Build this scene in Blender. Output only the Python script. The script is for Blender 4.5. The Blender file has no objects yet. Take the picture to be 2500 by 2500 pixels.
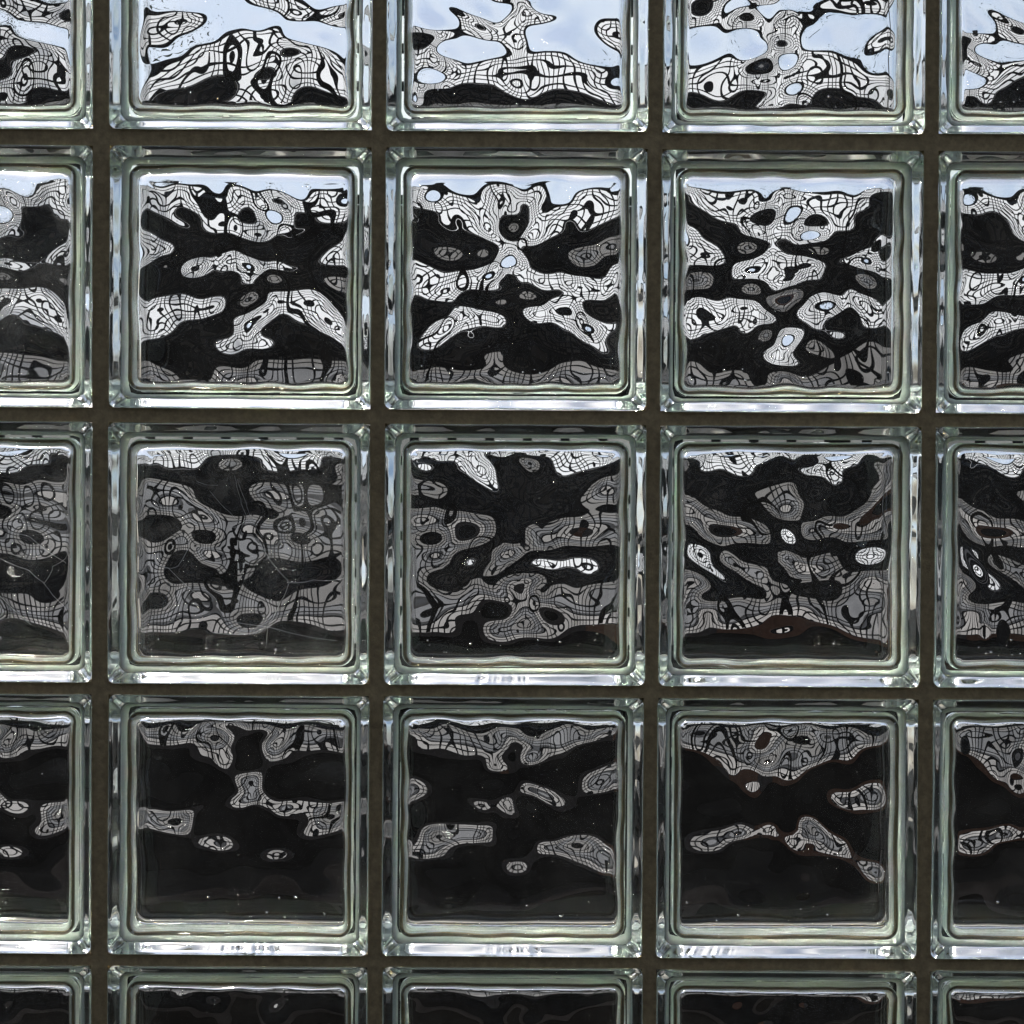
import bpy, math, random
import numpy as np
from math import radians as R

sc = bpy.context.scene
C = sc.collection
random.seed(7); np.random.seed(7)

# ------------------------------------------------------------------ camera, world, sun
ZC = 1.60                       # height of the lens
DCAM = 2.0                      # lens to the face of the glass
cam = bpy.data.cameras.new("camera"); co = bpy.data.objects.new("camera", cam); C.objects.link(co)
co.location = (0, -DCAM, ZC)
co.rotation_euler = (R(90 - 1.40), R(0.0), 0)
co.rotation_mode = 'XYZ'
import mathutils
co.matrix_world = (mathutils.Matrix.Translation((0, -DCAM, ZC)) @ mathutils.Matrix.Rotation(R(0.05), 4, 'Z')
                   @ mathutils.Matrix.Rotation(R(90 - 1.40), 4, 'X') @ mathutils.Matrix.Rotation(R(0.36), 4, 'Z'))
cam.sensor_width = 36; cam.lens = 18 / math.tan(R(21.05 / 2))
cam.clip_start = 0.05; cam.clip_end = 2000
sc.camera = co

SUN_EL, SUN_AZ = 50, -24         # sun stands beyond the glass wall, high and to the left (azimuth from +Y)
w = bpy.data.worlds.new("World"); sc.world = w; w.use_nodes = True
nt = w.node_tree; bg = nt.nodes["Background"]
sky = nt.nodes.new("ShaderNodeTexSky"); sky.sky_type = 'NISHITA'; sky.sun_disc = False
sky.sun_elevation = R(SUN_EL); sky.sun_rotation = R(SUN_AZ)
sky.air_density = 0.8; sky.dust_density = 2.0; sky.ozone_density = 1.5
tcw = nt.nodes.new("ShaderNodeTexCoord"); nz = nt.nodes.new("ShaderNodeTexNoise"); nz.inputs["Scale"].default_value = 7; nz.inputs["Detail"].default_value = 6
rpw = nt.nodes.new("ShaderNodeValToRGB"); rpw.color_ramp.elements[0].position = .36; rpw.color_ramp.elements[1].position = .75
rpw.color_ramp.elements[1].color = (.55, .55, .55, 1)
mxw = nt.nodes.new("ShaderNodeMix"); mxw.data_type = 'RGBA'
nt.links.new(tcw.outputs["Generated"], nz.inputs["Vector"]); nt.links.new(nz.outputs["Fac"], rpw.inputs["Fac"])
nt.links.new(rpw.outputs[0], mxw.inputs[0]); nt.links.new(sky.outputs[0], mxw.inputs[6]); mxw.inputs[7].default_value = (8.4, 8.6, 8.8, 1)
nt.links.new(mxw.outputs[2], bg.inputs[0]); bg.inputs[1].default_value = 0.09
sd = bpy.data.lights.new("sun", 'SUN'); sd.energy = 4.6; sd.angle = R(10); sd.color = (1, 0.96, 0.9)
so = bpy.data.objects.new("sun", sd); C.objects.link(so)
dirv = mathutils.Vector((math.sin(R(SUN_AZ)) * math.cos(R(SUN_EL)), math.cos(R(SUN_AZ)) * math.cos(R(SUN_EL)), math.sin(R(SUN_EL))))
so.rotation_euler = dirv.to_track_quat('Z', 'Y').to_euler(); so.location = dirv * 20

vs = sc.view_settings; sc.display_settings.display_device = 'sRGB'
vs.view_transform = 'Standard'; vs.look = 'None'; vs.gamma = 1; vs.use_curve_mapping = False
vs.exposure = 0.54
cy = sc.cycles
cy.adaptive_threshold = 0.02; cy.max_bounces = 20; cy.transmission_bounces = 20; cy.glossy_bounces = 12; cy.diffuse_bounces = 8
cy.transparent_max_bounces = 8; cy.use_denoising = True
cy.sample_clamp_indirect = 90; cy.blur_glossy = 0.0; cy.caustics_refractive = True; cy.caustics_reflective = True

# ------------------------------------------------------------------ materials
def mat(name, col, rough=0.8, noise=None, spec=0.3):
    m = bpy.data.materials.new(name); m.use_nodes = True
    b = m.node_tree.nodes["Principled BSDF"]; b.inputs["Roughness"].default_value = rough
    b.inputs["Specular IOR Level"].default_value = spec
    b.inputs["Base Color"].default_value = (*col, 1)
    if noise:
        sc_, amt, bump = noise; n = m.node_tree.nodes; l = m.node_tree.links
        tc = n.new("ShaderNodeTexCoord"); t = n.new("ShaderNodeTexNoise"); t.inputs["Scale"].default_value = sc_
        t.inputs["Detail"].default_value = 8; t.inputs["Roughness"].default_value = 0.65
        l.new(tc.outputs["Object"], t.inputs["Vector"])
        r = n.new("ShaderNodeValToRGB"); r.color_ramp.elements[0].position = 0.3; r.color_ramp.elements[1].position = 0.7
        r.color_ramp.elements[0].color = (*[c * (1 - amt) for c in col], 1)
        r.color_ramp.elements[1].color = (*[min(1, c * (1 + amt)) for c in col], 1)
        l.new(t.outputs["Fac"], r.inputs["Fac"]); l.new(r.outputs[0], b.inputs["Base Color"])
        if bump:
            bp = n.new("ShaderNodeBump"); bp.inputs["Strength"].default_value = 0.5; bp.inputs["Distance"].default_value = bump
            l.new(t.outputs["Fac"], bp.inputs["Height"]); l.new(bp.outputs[0], b.inputs["Normal"])
    return m

def glass_mat(dust=.006):
    m = bpy.data.materials.new("glass"); m.use_nodes = True
    n = m.node_tree.nodes; l = m.node_tree.links; n.clear()
    o = n.new("ShaderNodeOutputMaterial"); g = n.new("ShaderNodeBsdfGlass"); g.inputs["IOR"].default_value = 1.52
    g.inputs["Roughness"].default_value = 0.0; g.inputs["Color"].default_value = (1, 1, 1, 1)
    tc = n.new("ShaderNodeTexCoord")
    mp = n.new("ShaderNodeMapping"); mp.inputs["Scale"].default_value = (1, 1, 1)
    t = n.new("ShaderNodeTexNoise"); t.inputs["Scale"].default_value = 110; t.inputs["Detail"].default_value = 2
    l.new(tc.outputs["Object"], mp.inputs[0]); l.new(mp.outputs[0], t.inputs["Vector"])
    bp = n.new("ShaderNodeBump"); bp.inputs["Strength"].default_value = 1.0; bp.inputs["Distance"].default_value = 0.00004
    l.new(t.outputs["Fac"], bp.inputs["Height"]); pass
    oi = n.new("ShaderNodeObjectInfo"); ad = n.new("ShaderNodeVectorMath"); ad.operation = 'MULTIPLY_ADD'; ad.inputs[1].default_value = (1, 1, 1)
    cb = n.new("ShaderNodeCombineXYZ"); l.new(oi.outputs["Random"], cb.inputs[0]); l.new(tc.outputs["Object"], ad.inputs[0]); l.new(cb.outputs[0], ad.inputs[2])
    d1 = n.new("ShaderNodeTexNoise"); d1.inputs["Scale"].default_value = 22; d1.inputs["Detail"].default_value = 8; d1.inputs["Roughness"].default_value = .7
    d2 = n.new("ShaderNodeTexVoronoi"); d2.inputs["Scale"].default_value = 95
    l.new(ad.outputs[0], d1.inputs["Vector"]); l.new(ad.outputs[0], d2.inputs["Vector"])
    r1 = n.new("ShaderNodeMapRange"); r1.inputs[1].default_value = .45; r1.inputs[2].default_value = .8; r1.inputs[3].default_value = .0002; r1.inputs[4].default_value = dust
    r2 = n.new("ShaderNodeMapRange"); r2.inputs[1].default_value = .045; r2.inputs[2].default_value = .02; r2.inputs[3].default_value = 0; r2.inputs[4].default_value = .12
    l.new(d1.outputs["Fac"], r1.inputs[0]); l.new(d2.outputs["Distance"], r2.inputs[0])
    sm = n.new("ShaderNodeMath"); sm.operation = 'ADD'; l.new(r1.outputs[0], sm.inputs[0]); l.new(r2.outputs[0], sm.inputs[1])
    tr_ = n.new("ShaderNodeBsdfTranslucent"); tr_.inputs[0].default_value = (.85, .85, .82, 1); mxs = n.new("ShaderNodeMixShader")
    l.new(sm.outputs[0], mxs.inputs[0]); l.new(g.outputs[0], mxs.inputs[1]); l.new(tr_.outputs[0], mxs.inputs[2])
    va = n.new("ShaderNodeVolumeAbsorption"); va.inputs["Color"].default_value = (0.36, 0.86, 0.68, 1); va.inputs["Density"].default_value = 2.0
    l.new(mxs.outputs[0], o.inputs["Surface"]); l.new(va.outputs[0], o.inputs["Volume"])
    return m

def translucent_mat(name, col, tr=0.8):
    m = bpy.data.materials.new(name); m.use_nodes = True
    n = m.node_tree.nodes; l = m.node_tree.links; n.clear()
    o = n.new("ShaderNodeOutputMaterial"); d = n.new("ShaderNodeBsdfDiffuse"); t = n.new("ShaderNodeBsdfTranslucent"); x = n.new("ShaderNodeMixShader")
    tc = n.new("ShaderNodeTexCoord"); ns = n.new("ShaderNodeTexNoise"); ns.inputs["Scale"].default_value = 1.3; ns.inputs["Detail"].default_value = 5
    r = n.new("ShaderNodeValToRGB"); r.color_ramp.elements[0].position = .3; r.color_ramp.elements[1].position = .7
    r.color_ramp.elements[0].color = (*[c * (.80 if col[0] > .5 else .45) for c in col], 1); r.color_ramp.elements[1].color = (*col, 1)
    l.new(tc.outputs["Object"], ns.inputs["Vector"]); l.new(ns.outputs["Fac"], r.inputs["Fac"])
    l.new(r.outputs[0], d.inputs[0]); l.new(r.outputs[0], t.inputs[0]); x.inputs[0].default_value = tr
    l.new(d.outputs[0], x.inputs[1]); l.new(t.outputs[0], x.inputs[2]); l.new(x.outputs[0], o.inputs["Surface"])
    return m

M_glass = glass_mat(); M_dusty = glass_mat(.045)
M_mortar = mat("mortar", (0.42, 0.325, 0.185), 0.95, (190, 0.28, 0.0012), 0.1)
M_coat = mat("edge_coating", (0.90, 0.97, 0.86), 0.7, (90, 0.10, None), 0.2)
M_wall = mat("plaster", (0.16, 0.14, 0.11), 0.95, (9, 0.15, 0.002), 0.1)
M_black = mat("dark_paint", (0.005, 0.0045, 0.0045), 1.0, (3, .8, None), 0.0)
M_wire = mat("dark_wire", (0.012, 0.012, 0.013), 0.8, None, 0.0)
M_brown = mat("brown_timber", (0.10, 0.045, 0.025), 0.8, (6, 0.4, None), 0.1)
M_ground = mat("bounce_strip", (0.40, 0.385, 0.35), 0.95, (2.5, 0.4, None), 0.05)
M_panel = translucent_mat("white_sheet", (0.80, 0.82, 0.86), .84)
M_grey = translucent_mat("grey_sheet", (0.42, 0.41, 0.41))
M_leaf = mat("leaf", (0.03, 0.05, 0.02), 0.7)
M_steel = mat("grey_metal", (0.25, 0.25, 0.25), 0.6)

# ------------------------------------------------------------------ helpers
def link(name, me, m, parent=None, smooth=False):
    o = bpy.data.objects.new(name, me); C.objects.link(o)
    if m: me.materials.append(m)
    if parent: o.parent = parent
    if smooth: me.polygons.foreach_set("use_smooth", [True] * len(me.polygons))
    return o
def mesh(name, v, f):
    me = bpy.data.meshes.new(name); me.from_pydata([tuple(map(float, p)) for p in v], [], [tuple(map(int, q)) for q in f]); me.update(); return me
class MB:
    def __init__(s): s.v = []; s.f = []
    def box(s, x0, x1, y0, y1, z0, z1):
        b = len(s.v); s.v += [(x, y, z) for x in (x0, x1) for y in (y0, y1) for z in (z0, z1)]
        s.f += [[b + i for i in q] for q in ((0, 1, 3, 2), (4, 6, 7, 5), (0, 4, 5, 1), (2, 3, 7, 6), (0, 2, 6, 4), (1, 5, 7, 3))]
        return s
    def build(s, name, m, parent=None): return link(name, mesh(name, s.v, s.f), m, parent)
def empty(name, loc=(0, 0, 0)):
    o = bpy.data.objects.new(name, None); C.objects.link(o); o.location = loc; o.empty_display_size = 0.02; return o
def tag(o, label=None, cat=None, group=None, kind=None):
    if label: o["label"] = label
    if cat: o["category"] = cat
    if group: o["group"] = group
    if kind: o["kind"] = kind
    return o

# ------------------------------------------------------------------ glass block layout (measured in photo pixels of a 1932 px frame)
PXMM = 200.0 / 520.0
#FIELD-BEGIN
PRIOR = []
# bend of the light asked of each pane: crop origin, scale and block corner in photo pixels, then x,y,elevation triples read off the photo
LV = {'e': 9.05, 'w': 5.0, 'k': 0.6, 'b': -4.25}
TR = {
(1,2): (922,340,2.841,942,360,'''300,270,10.5 500,290,10.5 700,300,10.5 900,270,10.5 1200,330,10.5 1400,300,10.5 1600,290,10.5 1250,420,10
e 300,320 450,340 560,390 650,405 720,370 800,325 950,320 1100,305 1155,350 1180,420 1240,465 1320,450 1380,380 1450,345 1600,370 1660,390
350,390,9.8 300,440,7 500,450,7 620,470,7 700,520,7.5 780,450,7 800,560,7 950,370,7 1080,420,7 1120,500,8 1130,600,7 1250,530,7 1400,470,7 1550,450,7 1640,480,7 1180,650,6.5
w 290,570 430,560 540,560 620,620 700,670 790,710 850,760 850,470 860,420 1030,450 1060,500 1050,600 850,600 900,690 990,690 1080,740 1180,700 1280,650 1400,620 1600,570
950,560,2.5 950,650,.5 400,700,2 500,810,-1 650,780,1 350,640,3 1200,800,1.5 1480,810,-2 1350,720,2.5 1550,700,1 1590,850,2 1300,880,3
w 290,850 400,900 550,920 700,900 800,860 840,800 1060,860 1100,910 1200,935 1350,940 1500,960 1600,940 1650,870
960,730,5.5 960,820,9.2 960,900,7.5 850,930,8 700,980,8 330,960,7 450,1010,7 300,1050,6.5 1180,980,7 1330,990,7.5 1500,1030,8 1620,1000,7 1640,900,6
w 880,960 980,970 1080,1000 1120,1030 1250,1040 1290,1080 860,1040 750,1050 600,1060 540,1120 400,1120 300,1095
950,1080,1.5 700,1110,2.5 1150,1100,2 300,1200,2 400,1170,2 480,1180,2.5 600,1110,3
w 580,1160 700,1180 830,1205 900,1250 890,1300 350,1330 480,1240
560,1230,8 650,1230,8 780,1250,7 420,1350,8 470,1320,8.5 600,1280,7
w 830,1310 700,1310 600,1330 500,1390 400,1460
960,1250,2.5 960,1400,2 700,1450,2.5 800,1380,3
w 1020,1210 1100,1160 1200,1120 1300,1080
1080,1210,7 1200,1190,8 1330,1180,9 1380,1150,7.5 1400,1080,7 1500,1300,9 1400,1280,8 1550,1340,7.5
w 1050,1250 1180,1270 1300,1310 1400,1370 1500,1430 1600,1480 1430,1130 1500,1110 1620,1100 1450,1190 1530,1250 1640,1290
1550,1180,1.5 1620,1200,2 1200,1400,3 1300,1450,2.5 1000,1500,1.5 700,1550,1.5 400,1550,1.8 1450,1520,1
k 350,1600 700,1600 1200,1590 1500,1560
350,1660,-1.5 700,1640,-2 1000,1690,-2 1300,1640,-2 1580,1650,-1.5'''),
(1,1): (248,332,2.841,268,352,'''400,290,10.5 600,300,10.5 800,310,10 1000,300,10.5 1200,310,10 1500,310,10 1680,290,10
e 360,330 450,345 560,335 700,350 770,400 850,400 930,325 1000,350 1150,360 1300,390 1450,380 1600,345 1710,335
420,430,7 500,450,6.5 650,390,8 780,480,7 880,500,7 950,450,7 1090,420,7.5 1190,490,8.5 1400,470,7 1550,450,7 1660,430,9.3 1300,520,6.5 760,580,6 1130,600,6.5
w 380,520 480,570 600,610 560,480 620,500 700,570 740,650 880,660 970,690 1100,720 1180,700 1300,660 1400,640 1500,570 1640,590
550,680,3 450,620,3.5 620,560,4 850,730,2 1000,500,4.3 1230,430,4.5 1300,760,2.5 1600,660,2.5 1500,730,2 700,800,3
w 330,650 400,690 500,790 340,870 1700,680 1600,760 1530,830 1720,880
350,760,7.5 400,740,6.5 1650,800,7 1700,760,7 440,870,1 430,960,1.5
w 560,930 620,850 750,830 850,800 960,790 650,970 760,930 850,930 940,930 980,990 1070,990
680,900,9 860,840,7.5 960,860,8.5 1000,930,7.5 1040,980,6 1050,820,4
w 1140,860 1250,860 1330,890 1250,910 1150,910
1100,890,8 1200,885,6.5 800,1020,2 1000,1080,1 1250,980,0 1400,960,2.5 1600,980,-.5 1650,1080,1.5 500,1020,2.5 330,1010,1.5 600,1050,3
w 320,1130 450,1100 600,1090 750,1110 870,1140 360,1400 480,1360 540,1300 650,1260 720,1250 830,1210
400,1180,8 500,1170,7.5 600,1190,7.5 800,1150,7 380,1300,7.5 450,1250,7 750,1200,7 700,1350,3 880,1250,3.5 500,1450,2
w 1010,1220 930,1340 1130,1370 1050,1460 930,1500
1020,1300,9.5 1030,1380,8 950,1430,7 1100,1410,6.5
w 1160,1100 1300,1060 1450,1045 1560,1090 1640,1170 1700,1250 1220,1240 1350,1260 1450,1300 1600,1370 1710,1430
1250,1150,8 1450,1130,9 1350,1180,7.5 1500,1220,8 1600,1270,9 1690,1330,8 1110,1215,8.5
1300,1380,3 1500,1450,2.5 1000,1560,1.5 1200,1500,2 1650,1520,1 400,1560,1 650,1480,1.5
430,1640,-1 680,1640,2 900,1660,-2 1250,1620,-1.5 1550,1620,-1.5 850,1580,.5 1670,1640,-3'''),
(1,3): (1595,344,2.841,1615,364,'''250,300,10.5 450,300,10.5 650,300,10.5 850,290,10.5 1050,290,10.5 1250,310,10.5 1450,300,10.5 1580,285,10.5
e 230,325 400,350 600,350 750,365 820,360 870,320 950,310 1060,340 1150,360 1300,365 1450,350 1550,325
350,400,7 500,450,8 650,450,7.5 750,450,7 950,420,7.5 920,540,9.2 1050,500,7.5 1150,420,8 1250,480,7 1400,430,7 1000,620,7 1150,600,6.5 600,550,6 280,360,6.5
w 230,420 330,470 450,540 600,610 700,660 850,690 960,690 1100,700 1200,680 1300,620 1400,540 1500,430
830,480,4 820,560,4.5 260,480,3.5 400,620,3 550,680,2.5 700,720,-.5 1100,760,0 1400,660,2.5 1500,560,3 1250,720,1.5
w 230,580 300,610 400,700 500,820 220,860 350,855 480,850
230,700,9.6 300,720,7.5 390,780,8 250,900,2 345,955,-2 450,960,1.5 500,900,3
w 1330,840 1430,760 1540,690 1400,860 1550,900
1470,790,8.5 1550,800,7 1480,950,-2 1400,950,1 1560,1010,1
w 550,890 620,830 760,780 880,740 950,780 1100,800 1200,860 570,950 700,950 800,990 900,1020 1050,970 1180,930
650,880,9 760,850,8.5 850,820,8 930,880,9 1050,890,8 870,950,8 1000,960,7.5 1130,880,7
640,1020,-.5 450,1040,2.5 800,1050,2 980,1070,-4.4 960,1010,3 880,1180,1 1100,1000,2 1280,970,1.5
w 220,1120 340,1080 500,1090 700,1100 780,1160 850,1250 220,1380 320,1360 450,1310 600,1290 700,1300
300,1150,8.5 330,1220,9 450,1180,8 600,1170,8.5 700,1200,7.5 300,1300,7.5 500,1260,7
780,1280,3 800,1320,-1 600,1400,2 350,1450,2.5 680,1480,1.5
w 900,1300 850,1400 1000,1420 920,1550
915,1360,9.8 920,1430,8.5 930,1500,7
w 1010,1170 1080,1090 1200,1040 1300,1070 1270,1200 1040,1240 1120,1290 1250,1310 1340,1350
1150,1130,9 1250,1110,9.3 1180,1200,7.5 1100,1180,8
w 1320,1050 1430,1040 1560,1090 1350,1150 1450,1240 1530,1290
1450,1110,7.5 1530,1180,7.5 1400,1220,3 1050,1400,2 1250,1420,1 1450,1430,0 1450,1350,2.5 1100,1500,2 800,1560,2.5
550,1640,-1.5 1230,1640,-1.5 270,1620,-1 1000,1640,-1 1520,1620,0
k 450,1600 700,1620 1100,1620 1400,1620'''),
(2,1): (254,1013,2.841,274,1033,'''350,215,10 600,215,10 900,215,10 1200,215,10 1450,215,10 1660,215,10
e 350,245 600,245 900,240 1200,240 1450,240 1660,245
w 350,330 540,340 700,370 830,290 930,280 1080,300 1170,390 1320,390 1450,380 1560,300 1660,290
450,280,7 650,290,7.5 750,260,8 1000,260,7 1250,300,8 1330,340,6.5 1450,330,7 1600,250,7
400,420,2 700,450,3 950,450,3 1300,470,1.5 1500,470,1 1000,620,3 750,600,2.5
500,500,-1 480,620,-3 400,560,-2 600,700,-1.5 350,660,-1 430,740,2.5 450,850,1.5 600,850,-1 700,940,-1.5 400,950,-1 1110,560,-1.5 1180,680,1 1450,760,-2.5 1300,740,-1.5 1600,720,-1.5
1250,680,.4 1450,660,.4 1400,850,1.5 1400,950,-1.5 1250,960,-1 1600,960,0 1100,920,-1.5 950,1020,-2 1050,960,-1.5 850,1100,0 700,850,2 600,1000,3
1200,1060,3 1400,1080,4.6 1550,1100,3 1150,1200,2.5 500,1120,2 750,1120,3
800,1250,-2 700,1380,-2 900,1280,-2 620,1450,-3.5 840,1450,-3.5 430,1300,1.5 450,1400,-1.5 450,1480,-3 400,1240,.5 1120,1300,-1 1100,1450,1.5 980,1380,0 950,1500,-2.5 1350,1180,2 1350,1270,0 1300,1400,-2.5 1550,1280,0 1550,1420,-3
b 600,1500 800,1520 1200,1470 1400,1440 1600,1500 400,1520
500,1580,-7 900,1590,-7 1300,1560,-7 1600,1590,-7'''),
(2,2): (925,1016,2.841,945,1036,'''e 280,225 450,225 650,215 850,210 1050,210 1250,215 1450,225 1630,230
450,195,10.5 850,190,10.5 1250,190,10.5 1550,200,10.5
330,260,7 430,290,6 550,260,7.5 650,280,8.5 690,340,8 750,380,8.5 800,440,6.5 900,225,7 1050,230,7 1170,260,8 1290,300,8 1390,290,9 1500,280,7.5 1330,360,7 1580,300,7
w 260,330 350,340 450,310 540,310 600,380 700,460 800,520 850,510 830,400 770,300 800,240 950,235 1050,260 1200,310 1250,400 1280,420 1400,390 1550,350 1650,310
350,420,3 600,470,3 950,340,3 1050,400,1.5 1000,600,3 750,620,3 1150,480,3.5 1350,480,3 1500,430,2.5 1300,620,2.5 1100,700,3 300,600,2
k 400,630 550,660 700,680 830,730 1150,740 1400,690 1600,660
430,700,-2 600,690,-1.5 740,730,-2 800,780,-1 560,770,-4.4 640,830,-6 700,850,-3.5 480,800,-1.5 620,910,-1
1250,780,-2 1400,730,-1.5 1200,840,-3 1450,800,-5 1560,760,-3 1300,870,-1.5 1600,860,-1 1580,700,-1
400,850,2 290,810,-1 780,930,1.5 900,850,2 1050,840,0
300,990,-1.5 420,1000,-2.5 500,980,-1 330,1060,-1 880,960,-3 830,970,-1 900,1030,-1 1020,940,-1 1040,900,0
600,1100,2.5 670,1030,5.2 1000,1050,2.5 1100,1040,4.8 1300,1030,5.3 1500,1080,5.5 1300,1100,3 1550,950,3 1400,940,3 420,1150,2
k 450,1210 620,1170 780,1150 880,1090 1060,1090 1200,1140 1400,1180 1600,1150
450,1330,-2 600,1280,-1.5 420,1440,-3 700,1230,-2 900,1160,-1.5 920,1210,-3 1090,1200,-1.5 1250,1240,-1 1350,1330,-2 1500,1300,-1 1200,1300,-2.5 1580,1350,-2 350,1400,-2
b 350,1510 550,1490 680,1370 770,1280 900,1300 1000,1230 1170,1330 1300,1430 1500,1450 1600,1440
900,1380,-6 650,1480,-6 1250,1400,-5.5 1070,1310,-3 900,1430,-3 800,1480,-2.5 950,1490,-1 1070,1440,0 1200,1480,-3 880,1550,-3 1080,1510,-2
500,1580,-7 1100,1600,-7 1400,1550,-7 1600,1570,-6 300,1590,-7 700,1590,-6'''),
(2,3): (1587,1016,2.841,1607,1036,'''e 240,235 450,235 650,235 850,235 1000,230 1200,225 1400,225 1580,235
450,205,10.5 850,205,10.5 1250,200,10.5 1550,210,10.5
350,270,7 450,290,7 560,290,9 650,330,7 780,270,8.5 900,265,7 1200,270,8 1290,290,9.2 1400,300,7 1220,390,6.5
w 230,275 330,310 450,350 560,390 650,410 720,340 800,300 950,300 1010,290 1130,330 1140,400 1220,430 1330,370 1450,300 1530,260
1070,280,1.5 1070,320,3 300,400,3 500,450,3 850,370,3 400,520,3 650,480,1.5 1200,520,3.5 1400,450,2.5 1050,480,2 1300,600,2.5 600,600,3
920,510,-1 910,630,-3 850,520,-.5 990,520,-.5 920,580,-2 830,710,1.5
k 230,540 350,600 500,660 700,700 1100,720 1300,690 1480,600
280,600,-2 400,670,-1.5 550,720,-1.5 430,750,-4.5 520,800,-6 600,800,-5 700,760,-2 350,790,-1.5 500,870,-1 700,850,-1 790,790,-1
1070,760,-1 1150,770,-2.5 1250,760,-3.5 1400,720,-3.5 1550,700,-4.5 1300,700,-1.5 1250,810,-1 1450,640,-1 1530,600,-2.5 1550,790,-3
940,740,2.5 940,815,6.5 700,930,2.5 600,930,2 1150,910,3.5 330,950,7.5 1520,960,8.5
w 260,890 430,1020 300,1010 400,930 1440,1000 1470,910 1610,910 1570,1010
460,1000,2 1350,960,2 850,960,2 930,1000,-1.5 650,1040,-1 760,1070,-1.5 1000,1080,-1.5 1120,1080,-3 1250,1020,-1.5 300,1090,-1 260,1160,-3 370,1130,-1 1480,1090,-1.5
450,1160,2.5 650,1150,1.5 900,1070,2 1150,1160,1.5 1250,1200,2 600,1220,2 400,1240,1.5 1570,1160,-4
880,1220,-.5 880,1320,-2 650,1300,-1.5 500,1400,-2 300,1410,-2 750,1330,-1.5 1100,1290,-1.5 1300,1350,-1.5 1400,1400,-1.5 1200,1370,-2 1500,1420,-2.5 1520,1250,-1 1550,1480,-3
b 300,1510 500,1480 650,1470 750,1450 850,1500 980,1490 1040,1390 1150,1420 1300,1460 1430,1520
400,1560,-6 700,1550,-6 1000,1560,-6.5 1100,1480,-5.5 1350,1540,-6 600,1610,-8 1200,1610,-8'''),
(3,1): (244,1678,2.841,264,1698,'''400,190,9.5 700,190,9.5 1000,180,9.5 1300,185,9.5 1650,180,9.5
500,240,1 700,260,.5 1400,250,1 1000,250,-1
400,320,-1.5 430,380,-3 640,280,1 830,330,0 800,430,-2.5 880,350,-1.5 880,480,-3.2 750,430,-3 1050,265,-1.5 1180,280,-1.5 1170,360,-3 1230,380,0 1210,470,-2.5 1450,350,-1.5 1350,400,-3 1550,330,-2 1660,260,4.5 1650,380,-2.5 1310,430,-3
b 400,410 580,400 690,470 800,520 900,560 930,480 930,380 900,290 1030,300 1150,300 1130,400 1200,520 1290,500 1400,440 1550,430 1700,450
600,500,-6 500,640,-9 800,680,-8 1030,430,-7.5 1020,550,-7 1400,600,-9 1600,700,-8 1250,650,-9
1060,600,-3.5 1060,660,-1 1060,740,-1.5 990,780,-2.5 1120,780,-2.5
b 960,740 1150,730 1060,820 1300,790 1300,895 1600,800 1450,900 1600,1015 450,865 480,1020 650,950 800,1035 850,1140 930,1080 1240,1130 1240,1200
1300,840,-2 1200,830,-3.5 1410,820,-3.5 1600,890,.5 1500,850,-2.5 1480,980,-3.5 1700,830,-2 1600,990,-3 480,920,0 400,890,-2 600,1000,-2.5 550,890,-1.5 620,940,-2 820,1090,-2.5 750,1080,-3.3 900,1110,-3.3 1240,1165,-3.2
750,880,-7 1050,950,-7 1300,1000,-7 900,1250,-9 500,1200,-6.5 1400,1200,-6.5 1000,1400,-10 500,1400,-10 1500,1400,-10 400,1100,-8 700,1300,-9'''),
(3,2): (918,1679,2.841,938,1699,'''300,190,9.5 600,190,9.5 900,190,9.5 1200,190,9.5 1500,190,9.5 1640,190,9.5
500,250,.5 1000,250,.5 1400,250,0
390,330,-1.5 450,380,-3 600,340,-1.5 640,410,-3 750,380,-1.5 830,330,-1 830,440,-2.5 900,340,-2 890,520,-3.3 1010,340,-2.5 1080,330,0 1060,460,-2.5 1150,420,-2.5 1250,370,-1.5 1400,370,-2.5 1500,330,-1.5 1600,290,-2 1230,440,-3.3
b 300,400 370,430 500,430 650,470 780,520 880,580 930,430 970,370 1030,520 1200,490 1350,430 1500,370 1620,330
970,480,-5.5 970,600,-5.5 500,550,-7 700,620,-7.5 1300,560,-7 1500,500,-8 350,560,-8 300,470,-6
300,700,-2.5 270,760,-3 930,800,-2.8 1150,720,-2.3 1060,690,-3 1240,760,-2.5 1280,780,-3.3 1580,630,-1 1500,640,-2.5 1600,700,-3 1480,690,-3.3 770,840,-3.8
b 290,630 370,710 300,785 930,755 880,830 970,800 920,865 1050,655 1200,690 1300,740 1220,800 1100,740 1450,660 1550,560 1620,530 1550,725
500,1000,-.5 430,1040,.5 420,970,-2.5 600,1000,-1.5 720,1020,-1.5 790,1020,-2.8 350,1150,-2.5 450,1130,-2.5 650,1060,-2.8
b 400,950 550,945 700,950 830,1030 700,1080 550,1110 450,1180 320,1190
1450,1100,.5 1200,1110,-2.5 1300,1090,-1.8 1400,1040,-2 1550,1080,-2 1620,1180,-1.5 1300,1140,-2.8 1450,1180,-2.8 1550,1230,-3 1000,1230,-3.3 1000,1290,-4.3
b 1140,1110 1250,1060 1400,1020 1550,1030 1640,1090 1250,1155 1400,1200 1500,1240 1600,1280
950,950,-8 700,870,-7 1300,900,-7 1550,880,-8 600,1250,-9 400,1350,-9 1200,1300,-8 1400,1350,-9 850,1150,-6.5 1000,1450,-9 500,1500,-8'''),
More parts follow.
